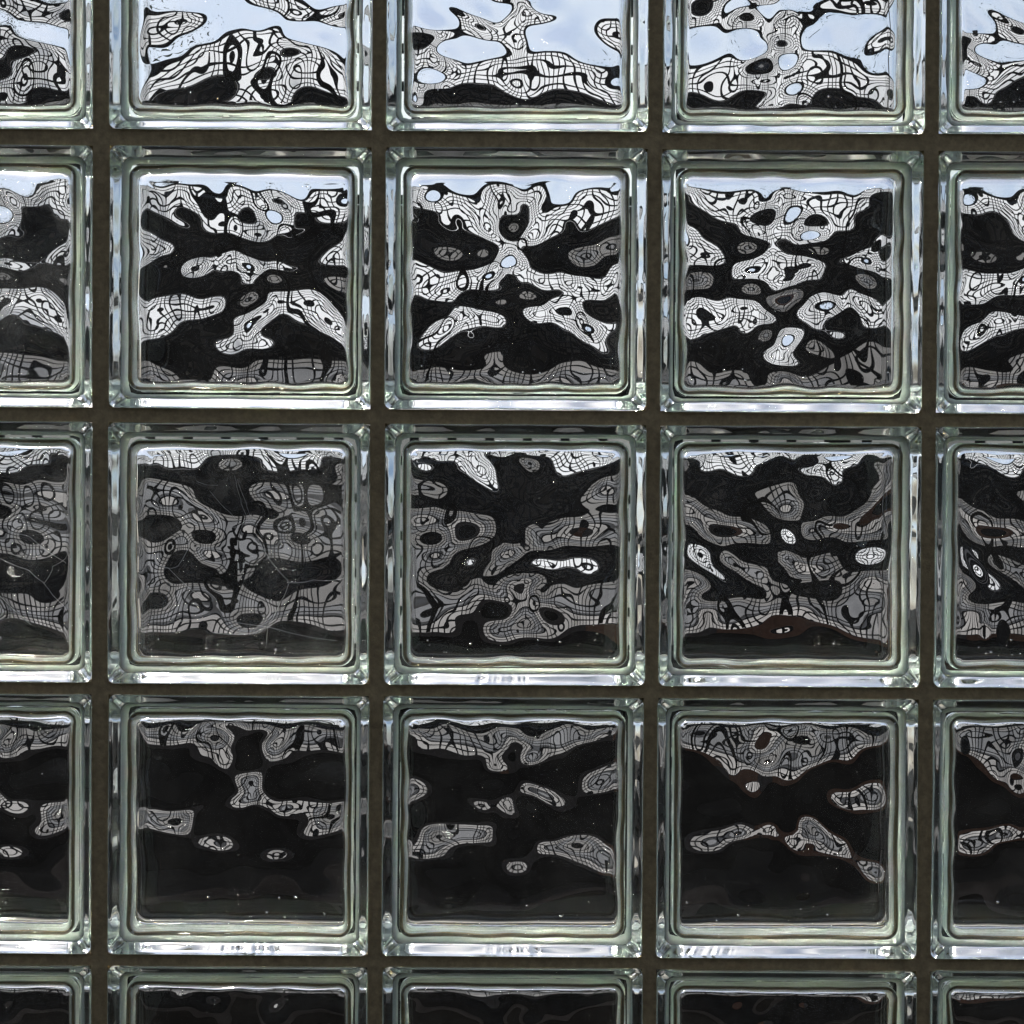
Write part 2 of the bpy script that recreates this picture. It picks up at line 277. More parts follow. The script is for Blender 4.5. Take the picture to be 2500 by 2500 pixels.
(3,3): (1583,1685,2.841,1603,1705,'''300,185,9.5 600,185,9.5 900,190,9.5 1200,190,9.5 1500,190,9.5
500,250,1.5 350,250,0 570,330,-1 1150,250,.5 1400,230,1
300,350,-2 400,370,-2 500,410,-2 620,420,-1.5 650,490,-2.5 700,300,-2 670,380,-1.5 800,240,-2 1020,250,-2 900,370,-1.5 870,440,-.5 800,560,-2.5 950,480,-2 950,430,-1.5 1050,480,-2 1150,480,-1.5 1200,400,-1 1100,330,1 1350,330,-2 1300,400,-1.5 1450,310,-1.5 1550,350,-1.5 1430,390,-2.5 1080,380,.5
b 250,400 400,440 520,530 640,560 730,560 780,640 900,610 1050,600 1150,530 1280,480 1450,440 1590,380 840,290 760,410
780,350,-5 350,550,-7 600,700,-7 950,650,-4.7 650,620,-4.7 900,780,-7 1300,620,-7 1450,560,-7 1200,750,-7 400,720,-8
1400,770,-2.3 1500,730,-2 1460,790,-3 1540,800,-3 450,1040,-2.3 600,990,-2 680,990,-2.5 550,1040,-2.8 380,1090,-2.8 850,975,-3.2 850,930,-4.5 930,1000,-4.6
b 1300,790 1420,700 1550,640 1450,835 350,1120 450,980 600,940 740,970 650,1040 500,1110 1010,1000 1120,880 1200,930 1300,1010 1400,1100 1300,1150 1150,1100 1490,1260 1540,1190 1590,1330 1450,1200
1140,960,-.5 1080,990,-2.3 1200,1000,-1.5 1300,1080,-2 1200,1060,-2.8 1350,1130,-3 1540,1260,-2.5
700,870,-7.5 970,950,-7 1450,980,-8 500,1250,-9 900,1250,-9 1300,1300,-8 1500,1420,-9 700,1450,-8 1100,1450,-9'''),
(0,2): (900,0,2.683,945,-319,'''450,60,12 750,90,13 650,330,12 800,320,12 500,300,11 1200,200,13 1400,250,12 1450,380,12 1130,60,12 1400,120,12 820,60,12
450,240,6 380,300,4 350,420,7 650,150,7 700,190,5.5 800,230,6 900,190,7 930,120,7.5 1000,80,7 1130,120,7.5 960,300,7.5 1600,200,7 1580,260,7.5
e 560,90 700,115 850,160 930,110 950,45 1080,60 1200,110 1080,170 1030,220 1050,310 1150,345 1300,360 1450,430 1620,470 890,300 700,250 590,220 450,210 340,190 560,260 480,370 400,450 910,370 780,400 620,420 500,490 400,560 330,640 1500,180 1650,140 1640,330 1520,250
700,480,7 800,470,7 550,540,7 960,430,7 1000,560,7.5 1150,430,7 1300,460,7 1400,500,6.5 1080,470,6.5 1590,560,9.2 1250,540,6
w 380,620 500,590 600,560 700,550 870,590 960,640 1100,640 1230,590 1350,600 1480,640 1620,690
650,620,3 800,640,3 1350,650,3 1100,700,2 500,660,2.5 900,680,2 700,705,0 1200,700,0 450,690,1'''),
(0,1): (0,0,1.932,265,-324,'''1250,90,12 1500,200,12 1200,60,11 900,20,12 1450,130,12 1050,90,11 950,200,10 800,230,9.6 1350,120,10
780,130,6.5 860,110,5.5 730,190,7.5 920,90,7.5 1400,80,7.5 1550,80,7 1600,70,5
e 960,80 850,170 720,220 720,70 1310,60 1480,50 1600,30 1640,130 1500,100 1350,90 1060,170 950,220 880,270 780,310 720,360 1200,150 1320,140 1370,190 1500,220 1640,300
1000,260,7 1150,240,7 1230,280,7 1250,190,7.5 900,330,7 780,390,7 1450,280,7 1550,320,7 1350,230,5 1000,340,6 1250,420,7 1180,460,6.5 1330,400,6.5
w 740,450 860,420 950,390 1100,380 1300,340 1450,410 1600,450
850,470,3 1000,430,3 1080,420,4 1450,460,2.5 1580,480,2.5'''),
(0,3): (1500,0,1.932,1620,-317,'''450,190,12 600,180,12 450,250,11 1000,130,12 1150,200,11.5 1000,210,11 850,20,12 750,40,11 1200,100,12 1250,270,10 810,320,10.5
380,30,4 430,30,3 560,90,7 400,100,7 680,70,7.5 650,120,7 780,120,7 860,100,7.5 790,190,5 750,240,7 850,230,7.5 730,280,4 1150,20,7 1250,40,7.5 1250,190,7.5
e 510,50 640,30 740,20 770,60 920,60 890,140 880,210 940,240 1050,250 1150,290 1280,340 340,130 500,130 650,130 720,200 700,260 560,270 450,300 350,320 960,20 1050,50 1200,60 1220,170 1290,220 770,290 860,300 810,415
400,370,7 520,350,6.5 600,370,7 680,360,6.5 750,400,7 810,400,8.5 880,350,7 950,330,7 1050,340,7.5 1150,370,7 1230,410,6 820,470,6.5
w 350,430 450,460 560,450 680,490 800,505 930,490 960,430 1050,410 1150,450 1250,480
400,480,3 600,490,3 1050,460,1.5 1000,490,2.5 1200,500,2'''),
}
def parse_trace(t):
    ox, oy, s, L, T, txt = t; out = []
    for line in txt.split('\n'):
        lv = None
        for tok in line.split():
            if tok in LV: lv = LV[tok]; continue
            q = [float(a) for a in tok.split(',')]
            out.append(((q[0] / s + ox - L) / 642.0, (q[1] / s + oy - T) / 640.0, q[2] if len(q) == 3 else lv))
    return out
RES = {k: parse_trace(t) for k, t in TR.items()}
# blocks seen only in part borrow the relief of a neighbour
SAME = {(0,0): (0,1), (0,4): (0,2), (1,0): (1,1), (1,4): (1,2), (2,0): (2,1), (2,4): (2,3), (3,0): (3,1), (3,4): (3,3),
        (4,0): (3,1), (4,1): (3,1), (4,2): (3,2), (4,3): (3,3), (4,4): (3,2)}
#FIELD-END
MMW = 0.001
HALF = 0.095
NP = 120                        # pane grid
A_IN = 0.0757                   # half width of the cavity at the panes
NG = 1.52

Z_ROW = [0.322 - 0.0, 0.120, -0.080, -0.2785, -0.477]     # block centres relative to the lens
X_COL = [-0.402, -0.2000, 0.0005, 0.2005, 0.4005]
DJIT = [[((random.random() - .5) * .0012, (random.random() - .5) * .0012, (random.random() - .5) * .005) for _ in range(5)] for _ in range(5)]
D_BG = 8.0
MARKS = {(3, 1): (.38, .66), (3, 2): (.37, .62), (2, 2): (.35, .55), (3, 3): (.1, .3)}   # rows of small moulded relief on the lower edge

def rbf(points, gx, gz, ell, lam=0.02):
    P = np.array(points, float)
    d2 = lambda a, b: (a[:, None, 0] - b[None, :, 0]) ** 2 + (a[:, None, 1] - b[None, :, 1]) ** 2
    K = .65 * np.exp(-d2(P[:, :2], P[:, :2]) / (2 * ell ** 2)) + .35 * np.exp(-d2(P[:, :2], P[:, :2]) / (2 * (2.6 * ell) ** 2)) + lam * np.eye(len(P))
    wgt = np.linalg.solve(K, P[:, 2])
    G = np.stack([gx.ravel(), gz.ravel()], 1)
    out = np.zeros(len(G))
    for i in range(0, len(P)):
        q = (G[:, 0] - P[i, 0]) ** 2 + (G[:, 1] - P[i, 1]) ** 2
        out += wgt[i] * (.65 * np.exp(-q / (2 * ell ** 2)) + .35 * np.exp(-q / (2 * (2.6 * ell) ** 2)))
    return out.reshape(gx.shape)

def smooth_noise(seed, gx, gz, ell, n=60, amp=1.0):
    rs = np.random.RandomState(seed); out = np.zeros_like(gx)
    for _ in range(n):
        a = rs.uniform(0, 2 * np.pi); k = rs.normal(1, .35) / ell; p = rs.uniform(0, 2 * np.pi)
        out += np.cos(k * (gx * np.cos(a) + gz * np.sin(a)) + p)
    return out * amp * math.sqrt(2.0 / n)

T0 = 0.0085
def integrate(O, h):
    s_ = np.tan(np.radians(O)) / (NG - 1)
    T = np.zeros_like(s_); T[:, 1:] = np.cumsum((s_[:, 1:] + s_[:, :-1]) * .5 * h, axis=1)
    return T - T.mean(axis=1, keepdims=True)
def surf(T, x, z):
    """height and gradient of a relief by bilinear look-up"""
    h = 2 * A_IN / NP; fx = np.clip((x + A_IN) / h, 1, NP - 1.001); fz = np.clip((z + A_IN) / h, 1, NP - 1.001)
    i = fx.astype(int); j = fz.astype(int); a = fx - i; b = fz - j
    bil = lambda M: M[i, j] * (1 - a) * (1 - b) + M[i + 1, j] * a * (1 - b) + M[i, j + 1] * (1 - a) * b + M[i + 1, j + 1] * a * b
    gx_, gz_ = np.gradient(T, h)
    return bil(T), bil(gx_), bil(gz_)
def refract(d, n, eta):
    c = -np.sum(d * n, 1); k = np.maximum(0, 1 - eta ** 2 * (1 - c ** 2))
    return eta * d + (eta * c - np.sqrt(k))[:, None] * n
def look_through(x, z, cx, cz, Tf, Tr):
    """follow sight lines through both panes (cx, cz: block centre relative to the lens axis)"""
    P = np.stack([x + cx, np.zeros_like(x), z + cz], 1); d = P + np.array([0, DCAM, 0]); d /= np.linalg.norm(d, axis=1)[:, None]
    up = np.tile([0., -1, 0], (len(x), 1)); d = refract(d, up, 1 / NG)
    def hit(P, d, f):
        t = (f(P[:, 0] - cx, P[:, 2] - cz)[0] - P[:, 1]) / d[:, 1]
        for _ in range(4):
            Q = P + d * t[:, None]; t = t + (f(Q[:, 0] - cx, Q[:, 2] - cz)[0] - Q[:, 1]) / d[:, 1]
        Q = P + d * t[:, None]; _, gx_, gz_ = f(Q[:, 0] - cx, Q[:, 2] - cz)
        n = np.stack([gx_, -np.ones_like(gx_), gz_], 1); n /= np.linalg.norm(n, axis=1)[:, None]
        return Q, n
    def ff(x_, z_):
        a_, b_, c_ = surf(Tf, x_, z_); return T0 + a_, b_, c_
    def fr(x_, z_):
        a_, b_, c_ = surf(Tr, x_, z_); return .08 - T0 - a_, -b_, -c_
    P, n = hit(P, d, ff); d = refract(d, n, NG)
    P, n = hit(P, d, fr); R_ = P.copy(); d = refract(d, n, 1 / NG)
    P = P + d * ((.08 - P[:, 1]) / d[:, 1])[:, None]; d = refract(d, up, NG)
    P = P + d * ((D_BG - .08) / d[:, 1])[:, None]
    return np.degrees(np.arctan(P[:, 2] / (DCAM + D_BG))), R_[:, 0] - cx, R_[:, 2] - cz

def relief(x, z, val, gx, gz, lam=.025, scales=((.0098, .5), (.026, .5))):
    """smoothest thickness map whose vertical slope takes the asked values (all bends in degrees)"""
    s_ = np.tan(np.radians(val)) / (NG - 1); n = len(x); K = lam * np.eye(n)
    dx = x[:, None] - x[None, :]; dz = z[:, None] - z[None, :]
    for l_, w_ in scales: K += w_ * (1 - dz ** 2 / l_ ** 2) * np.exp(-(dx ** 2 + dz ** 2) / (2 * l_ ** 2))
    wt = np.linalg.solve(K, s_); T = np.zeros(gx.shape)
    for i in range(n):
        ddx = gx - x[i]; ddz = gz - z[i]; q = ddx ** 2 + ddz ** 2
        T += wt[i] * ddz * sum(w_ * np.exp(-q / (2 * l_ ** 2)) for l_, w_ in scales)
    return T

_cache = {}
def panes(row, col):
    """relief of the front and the rear pane, fitted so that the sight lines bend as in the photograph"""
    key = (row, col) if (row, col) in RES else SAME[(row, col)]
    g = np.linspace(-A_IN, A_IN, NP + 1); gx, gz = np.meshgrid(g, g, indexing='ij'); h = g[1] - g[0]
    if key not in _cache:
        r_, c_ = key; pts = np.array(RES[key]); E = pts[:, 2]
        x = (pts[:, 0] - .5) * 2 * HALF; z = (.5 - pts[:, 1]) * 2 * HALF; cx, cz = X_COL[c_], Z_ROW[r_]
        zs = (DCAM + D_BG) * np.tan(np.radians(E))
        val = np.degrees(np.arctan((zs - z - cz) / D_BG) - np.arctan((z + cz) / DCAM))
        xr, zr = x + (x + cx) * .031, z + (z + cz) * .031
        Tf = 0.15 * relief(x, z, val, gx, gz, .05, ((.016, .5), (.03, .5)))
        rr_ = np.hypot(gx, gz); th_ = np.arctan2(gz, gx); ps = r_ * 1.7 + c_ * .9
        Tf = Tf + .00009 * np.minimum(rr_ / .03, 1.4) ** 1.5 * np.exp(-(rr_ / .085) ** 4) * np.cos(8 * th_ + ps + 1.1 * np.sin(rr_ / .011 + ps))
        best = None
        for it in range(9):
            Tr = relief(xr, zr, val * (1 if it else .85), gx, gz)
            Tr = np.clip(Tr - Tr.mean(), -.0070, .016)
            Ea, xr2, zr2 = look_through(x, z, cx, cz, Tf, Tr)
            err = E - Ea; e_ = np.abs(err).mean()
            if best is None or e_ < best[0]: best = (e_, Tr.copy())
            val = np.clip(val + .6 * np.clip(err, -4, 4) * 1.2, -16, 16); xr, zr = .5 * xr + .5 * xr2, .5 * zr + .5 * zr2
        print('FIT', key, 'mean error', round(best[0], 2), 'T', round(best[1].min() * 1e3, 1), round(best[1].max() * 1e3, 1))
        _cache[key] = (Tf, best[1])
    Tf, Tr = _cache[key]
    if key != (row, col):      # a neighbour's relief, never quite the same
        Tr = Tr + integrate(smooth_noise(100 + row * 10 + col, gx, gz, .012, 40, .8), h)
    Tf = Tf + integrate(smooth_noise(300 + row * 10 + col, gx, gz, .012, 40, .06), h)
    return g, gx, gz, Tf, Tr

def round_sq(px, pz, a, r):
    """max-norm corner zone -> round corner"""
    cx = np.clip(px, -(a - r), a - r); cz = np.clip(pz, -(a - r), a - r)
    dx = px - cx; dz = pz - cz; n = np.hypot(dx, dz); mx = np.maximum(abs(dx), abs(dz))
    f = np.where(n > 1e-12, mx / np.maximum(n, 1e-12), 1.0)
    return cx + dx * f, cz + dz * f

def perim_idx(n):
    ij = [(i, 0) for i in range(n)] + [(n, j) for j in range(n)] + [(n - i, n) for i in range(n)] + [(0, n - j) for j in range(n)]
    return np.array(ij)

def block_mesh(row, col, name):
    n = NP
    g, gx, gz, Tf, Tr = panes(row, col); T = Tr
    px, pz = round_sq(gx, gz, A_IN, 0.006)
    rw = np.random.RandomState(40 + row * 10 + col)
    def wobble(amp):
        a_ = [(k, rw.normal() * amp / math.sqrt(6), rw.uniform(0, 6.28)) for k in range(4, 19)]
        return lambda x, z: sum(c_ * np.cos(k * np.arctan2(z, x) + p_) for k, c_, p_ in a_)
    wob_f, wob_r = wobble(.0006), wobble(.0009)
    m6 = (np.maximum(abs(gx), abs(gz)) / A_IN) ** 8
    def displaced(wob):
        k_ = 1 + wob(gx, gz) / A_IN * m6
        return px * k_, pz * k_
    V = []; F = []; off = 0
    idx = np.arange((n + 1) ** 2).reshape(n + 1, n + 1)
    yf = T0 + np.clip(Tf, -.0055, .012); yr = 0.08 - T0 - np.clip(Tr, -.0072, .018)
    ring = perim_idx(n); ri, rj = ring[:, 0], ring[:, 1]
    P = 4 * n
    rs = np.random.RandomState(900 + row * 10 + col)
    def per_noise(amp, fr):
        t = np.arange(P) / P * 2 * np.pi; o = np.zeros(P)
        for k in range(1, fr): o += rs.normal() * np.cos(k * t + rs.uniform(0, 6.28)) / math.sqrt(fr)
        return o * amp
    pfx, pfz = displaced(wob_f); prx, prz = displaced(wob_r)
    vf = np.stack([pfx, yf, pfz], -1).reshape(-1, 3); V.append(vf)
    a = idx[:-1, :-1].ravel(); b = idx[1:, :-1].ravel(); c = idx[1:, 1:].ravel(); d = idx[:-1, 1:].ravel()
    F.append(np.stack([a, b, c, d], 1))            # faces the cavity (+y) -> reversed below if needed
    off += len(vf)
    vr = np.stack([prx, yr, prz], -1).reshape(-1, 3); V.append(vr); F.append(np.stack([a, d, c, b], 1) + off); offr = off; off += len(vr)
    # cavity wall rings from front pane to rear pane
    fr0 = idx[ri, rj]; rr0 = idx[ri, rj] + offr
    bx, bz = gx[ri, rj], gz[ri, rj]
    prof = []
    rf = 0.0065
    for k in range(1, 7):
        t = k / 6 * math.pi / 2; prof.append((rf * math.sin(t), rf * (1 - math.cos(t)), 1 - k / 6))
    wall = [(.0066, .012), (.0069, .020), (.0072, .028), (.0074, .0345)]
    rings = []
    yb = yf[ri, rj]; yb2 = yr[ri, rj]
    wn = [per_noise(.00015, 26) for _ in range(12)]
    def ring_at(grow, y, q):
        A = A_IN + grow
        sx, sz = round_sq(bx * A / A_IN, bz * A / A_IN, A, 0.006 + grow * .5)
        nrm = np.hypot(sx, sz)
        # outward offset by noise
        mx = np.maximum(abs(bx), abs(bz)); 
        sx = sx * (1 + q / A); sz = sz * (1 + q / A)
        return np.stack([sx, y, sz], 1)
    for k, (gr, dy, wgt) in enumerate(prof): rings.append(ring_at(gr, yb + dy, wn[0] * (k / 6) + wob_f(bx, bz) * (1 - k / 7)))
    ymid_f = np.full(P, .036)
    for k, (gr, y) in enumerate(wall):
        t = (k + 1) / (len(wall)); base = yb + rf
        rings.append(ring_at(gr, base + (ymid_f - base) * t, wn[1 + k]))
    # fused seam: small bead into the cavity
    rings.append(ring_at(.0070, np.full(P, .0385), wn[6])); rings.append(ring_at(.0067, np.full(P, .040), wn[6])); rings.append(ring_at(.0070, np.full(P, .0415), wn[6]))
    for k, (gr, y) in enumerate(wall[::-1]):
        t = (len(wall) - k) / len(wall); base = yb2 - rf
        rings.append(ring_at(gr, base + (.044 - base) * t, wn[7 + k]))
    for k, (gr, dy, wgt) in enumerate(prof[::-1]): rings.append(ring_at(gr, yb2 - dy, wn[11] * (1 - k / 6) + wob_r(bx, bz) * ((k + 1) / 7)))
    prev = fr0
    for q in rings:
        V.append(q); cur = np.arange(P) + off; off += P
        F.append(np.stack([prev, np.roll(prev, -1), np.roll(cur, -1), cur], 1)[:, ::-1]); prev = cur
    F.append(np.stack([prev, np.roll(prev, -1), np.roll(rr0, -1), rr0], 1)[:, ::-1])
    nquad_in = sum(len(f) for f in F)
    # outer skin
    PO = 4 * 150
    m = 150
    po = perim_idx(m) / m * 2 - 1
    outer = outer_profile()
    on1 = [np.interp(np.arange(PO) / PO, np.arange(P + 1) / P, np.append(q, q[0])) for q in (per_noise(.00012, 22), per_noise(.00016, 22), per_noise(.00012, 22))]
    orings = []
    marks = np.convolve(rs.choice([0, 0, .0006, -.0004, .0003], PO + 2), [.25, .5, .25], 'same')
    for (hw, y, cr, nz) in outer:
        sx, sz = round_sq(po[:, 0] * hw, po[:, 1] * hw, hw, cr)
        q = on1[nz] if nz >= 0 else 0 * on1[0]
        if nz >= 0 and (row, col) in MARKS and .007 < y < .018:
            u0, u1 = MARKS[(row, col)]; xs_ = po[:, 0] * .5 + .5
            q = q + np.where((po[:, 1] < -.999) & (xs_ > u0) & (xs_ < u1), marks[: PO], 0)
        sx = sx * (1 + q / HALF); sz = sz * (1 + q / HALF)
        orings.append(np.stack([sx, np.full(PO, y), sz], 1))
    first = off; prev = None; caps = []
    for q in orings:
        V.append(q); cur = np.arange(PO) + off; off += PO
        if prev is not None: F.append(np.stack([prev, np.roll(prev, -1), np.roll(cur, -1), cur], 1))
        else: caps.append(cur[::-1])
        prev = cur
    caps.append(prev)
    rb = np.random.RandomState(60 + row * 10 + col)
    nu, nv = 8, 6
    for _ in range(24):
        big = rb.rand() < .25; rad = rb.uniform(.0006, .0011) if big else rb.uniform(.00016, .00042); cx_, cz_ = rb.uniform(-.074, .074, 2)
        if rb.rand() < .45 or big: cz_ = -.068 + rb.uniform(-.004, .006)
        i_ = int(round((cx_ + A_IN) / (2 * A_IN) * n)); j_ = int(round((cz_ + A_IN) / (2 * A_IN) * n))
        cy_ = (.0012 + rb.rand() * max(.0002, yf[i_, j_] - .0024)) if rb.rand() < .5 else (.0788 - rb.rand() * max(.0002, .0776 - yr[i_, j_]))
        th = np.linspace(0.25, np.pi - 0.25, nv); ph = np.arange(nu) / nu * 2 * np.pi
        sx_, el_ = rb.uniform(.8, 1.6), 0
        TT, PP = np.meshgrid(th, ph, indexing='ij')
        V.append(np.stack([cx_ + sx_ * rad * np.sin(TT) * np.cos(PP), cy_ + rad * np.cos(TT), cz_ + rad * np.sin(TT) * np.sin(PP)], -1).reshape(-1, 3))
        b_ = off + np.arange(nu * nv).reshape(nv, nu)
        F.append(np.stack([b_[:-1], np.roll(b_[:-1], -1, 1), np.roll(b_[1:], -1, 1), b_[1:]], -1).reshape(-1, 4)); off += nu * nv
        F.append(np.array([[b_[0, 0], b_[0, 3], b_[0, 2], b_[0, 1]], [b_[0, 0], b_[0, 5], b_[0, 4], b_[0, 3]], [b_[0, 0], b_[0, 7], b_[0, 6], b_[0, 5]],
                           [b_[-1, 0], b_[-1, 1], b_[-1, 2], b_[-1, 3]], [b_[-1, 0], b_[-1, 3], b_[-1, 4], b_[-1, 5]], [b_[-1, 0], b_[-1, 5], b_[-1, 6], b_[-1, 7]]]))
    V = np.concatenate(V); Q = np.concatenate(F)[:, ::-1]; caps = [c_[::-1] for c_ in caps]
    me = bpy.data.meshes.new(name)
    nq = len(Q); ncap = sum(len(c) for c in caps)
    me.vertices.add(len(V)); me.vertices.foreach_set("co", V.astype(np.float32).ravel())
    me.loops.add(nq * 4 + ncap)
    me.loops.foreach_set("vertex_index", np.concatenate([Q.ravel()] + caps).astype(np.int32))
    me.polygons.add(nq + len(caps))
    starts = np.concatenate([np.arange(nq) * 4, [nq * 4, nq * 4 + len(caps[0])]]).astype(np.int32)
    me.polygons.foreach_set("loop_start", starts)
    me.update(calc_edges=True); me.validate()
    return me, T

def outer_profile():
    # half width, depth, corner radius, noise channel
    f = []
    f.append((.0915, 0.0, .0035, -1)); f.append((.0925, 0.0, .004, -1))
    r = .0022
    for k in range(0, 7):
        t = k / 6 * math.pi / 2; f.append((HALF - r + r * math.sin(t), r - r * math.cos(t), .0055, -1 if k < 6 else 0))
    f += [(HALF, .0055, .0055, 0), (HALF - .0007, .0085, .0055, 0), (HALF - .0026, .0120, .006, 0), (HALF - .0052, .0160, .006, 1),
          (HALF - .0076, .0200, .006, 1), (HALF - .0090, .0240, .006, 1), (HALF - .0093, .030, .006, 1), (HALF - .0093, .038, .006, 1)]
    back = [(a, .08 - b, c, (2 if d >= 0 and d != 1 else d)) for (a, b, c, d) in f[::-1]]
    return f + back

def coating_mesh(name):
    """thin skin bonded to the sides of the block"""
    prof = [(a, y) for (a, y, c, d) in outer_profile() if .019 < y < .061]
    m = 24; po = perim_idx(m) / m * 2 - 1; PO = 4 * m
    V = []; F = []; off = 0; loops = []
    seq = [(a - .0008, y) for a, y in prof] + [(a + .0004, y) for a, y in prof[::-1]]
    for (hw, y) in seq:
        sx, sz = round_sq(po[:, 0] * hw, po[:, 1] * hw, hw, .0055)
        V += [(sx[i], y, sz[i]) for i in range(PO)]
    n = len(seq)
    for k in range(n):
        a = k * PO; b = ((k + 1) % n) * PO
        for i in range(PO):
            j = (i + 1) % PO; F.append((a + i, a + j, b + j, b + i))
    return mesh(name, V, F)

# ------------------------------------------------------------------ the setting
MB().box(-40, 40, -40, 80, -0.2, 0).build("ground", mat("soil", (.008, .007, .006), .95, (2.5, .4, None), .05))["kind"] = "structure"
MB().box(-6, 6, .12, 1.50, 0.0, 0.03).build("bounce_strip", M_ground)["kind"] = "structure"  # bright strip added to bounce sunlight into the block rims
# plain wall around the glazed field, and its mortar joints
x0, x1 = -0.505, 0.505; z1 = ZC + Z_ROW[0] + .105; z0 = ZC + Z_ROW[4] - .105
wmb = MB()
wmb.box(-4, x0, -0.004, .086, 0, 3.4).box(x1, 4, -0.004, .086, 0, 3.4).box(x0, x1, -0.004, .086, 0, z0).box(x0, x1, -0.004, .086, z1, 3.4)
tag(wmb.build("wall", M_wall), kind="structure")
# unseen dark panel added behind the camera to keep sky reflections off the glass
tag(MB().box(-7, 7, -5.2, -5.0, 0, 5.5).build("sky_blocker", mat("blocker_black", (.008, .008, .008), .9)), kind="structure")

# mortar lattice with openings for the blocks
def mortar():
    F_, B_ = .0030, .0770
    mb = MB()
    e = .0003
    V = []; Fc = []
    xs = sorted([x0, x1] + [X_COL[c] + s * (HALF - .0002) for c in range(5) for s in (-1, 1)])
    zs = sorted([z0, z1] + [ZC + Z_ROW[r] + s * (HALF - .0002) for r in range(5) for s in (-1, 1)])
    for k in range(0, len(zs) - 1, 2): mb.box(x0, x1, F_, B_, zs[k], zs[k + 1])
    for k in range(0, len(xs) - 1, 2):
        for q in range(1, len(zs) - 1, 2):
            mb.box(xs[k], xs[k + 1], F_, B_, zs[q], zs[q + 1])
    return mb.build("mortar_joints", M_mortar)
mo = mortar(); tag(mo, "grey brown mortar grid between the glass blocks", "mortar", kind="structure")

# ------------------------------------------------------------------ glass blocks
coat = coating_mesh("edge_coating")
LABELS = {
 (0,0): "block cut off at the top left corner, bent mesh against pale blue",
 (0,1): "top row block with a broad mesh hill and a mesh blob upper right",
 (0,2): "top row block in the middle column, a figure like mesh shape standing in blue sky",
 (0,3): "top row block with a small blue oval held in a knot of bent mesh",
 (0,4): "block cut off at the top right corner with blue sky above dark mesh",
 (1,0): "second row block cut off by the left edge, bright mesh over black lobes",
 (1,1): "second row block with wide bright mesh lobes, left of the mask faced one",
 (1,2): "second row block with two black wings and a black oval like a masked face",
 (1,3): "second row block with a crown shaped mesh island and a small drop below",
 (1,4): "second row block cut off by the right edge, grey column bending through",
 (2,0): "middle row block cut off by the left edge, hazy with curved cobweb lines",
 (2,1): "dull middle row block with cobwebs and a dim grey net pattern",
 (2,2): "centre block of the wall, dim grey net with a bright mesh wedge at its top",
 (2,3): "middle row block with two bright ovals and a white dot between",
 (2,4): "middle row block cut off by the right edge, dark column bending through",
 (3,0): "fourth row block cut off by the left edge, nearly black inside",
 (3,1): "fourth row black block with a row of moulded marks on its lower edge",
 (3,2): "fourth row black block of the middle column with two long net lobes low down",
 (3,3): "fourth row black block with brown fringes around its net patches",
 (3,4): "fourth row black block cut off by the right edge",
 (4,0): "block cut off at the bottom left corner, black under its rim",
 (4,1): "bottom row block, next to the cut off one in the left corner",
 (4,2): "bottom row block of the middle column, only its top showing",
 (4,3): "bottom row block, next to the cut off one in the right corner",
 (4,4): "block cut off at the bottom right corner, black under its rim"}
only = None
for r in range(5):
    for c in range(5):
        root = empty("glass_block", (X_COL[c] + DJIT[r][c][0], 0, ZC + Z_ROW[r] + DJIT[r][c][1]))
        root.rotation_euler = (0, DJIT[r][c][2], 0)
        tag(root, LABELS.get((r, c), "clear glass block"), "glass block", "glass blocks of the wall")
        me, T = block_mesh(r, c, "glass_shell")
        if (r, c) == (1, 2): print("T range mm", T.min() * 1000, T.max() * 1000)
        gs = link("glass_shell", me, M_dusty if (r, c) in ((2, 0), (2, 1), (1, 0)) else M_glass, root, True); gs.cycles.is_caustics_caster = False
        o = bpy.data.objects.new("edge_coating", coat); C.objects.link(o); o.parent = root; o.cycles.is_caustics_receiver = False
        if not coat.materials: coat.materials.append(M_coat)
        coat.polygons.foreach_set("use_smooth", [True] * len(coat.polygons))

# ------------------------------------------------------------------ old cobwebs inside two of the left hand blocks
def strand_mesh(paths, rad):
    V = []; F = []
    for P_ in paths:
        pts = np.array(P_); m_ = len(pts); b0 = len(V)
        for k in range(m_):
            for a in range(5):
                t = a / 5 * 2 * math.pi; V.append((pts[k][0] + rad * math.cos(t), pts[k][1] + rad * math.sin(t) * .7, pts[k][2] + rad * math.sin(t)))
        for k in range(m_ - 1):
            for a in range(5): F.append((b0 + k * 5 + a, b0 + k * 5 + (a + 1) % 5, b0 + (k + 1) * 5 + (a + 1) % 5, b0 + (k + 1) * 5 + a))
    return V, F
def cobweb(r, c, polys, label, seed):
    rs = np.random.RandomState(seed); paths = []
    for poly in polys:
        q = []
        for (xa, ya), (xb, yb_) in zip(poly[:-1], poly[1:]):
            ya_, yb2_ = .035, .045
            for t in np.linspace(0, 1, 7)[:-1] if (xb, yb_) != poly[-1] else np.linspace(0, 1, 7):
                X = xa + (xb - xa) * t; Y = ya + (yb_ - ya) * t
                sag = math.sin(math.pi * t) * .0012
                q.append((((X - 57) / 1824 - .5) * .19, .030 + .022 * ((X + Y) % 700) / 700 * .2 + .008 * t, (.5 - (Y - 57) / 1824) * .19 - sag))
        paths.append(q)
    V, F = strand_mesh(paths, .00011)
    o = link("cobweb", mesh("cobweb", V, F), mat("cobweb", (.75, .75, .75), .8), None, True)
    o.location = (X_COL[c] + DJIT[r][c][0], 0, ZC + Z_ROW[r] + DJIT[r][c][1])
    tag(o, label, "cobweb", "cobwebs inside the blocks")
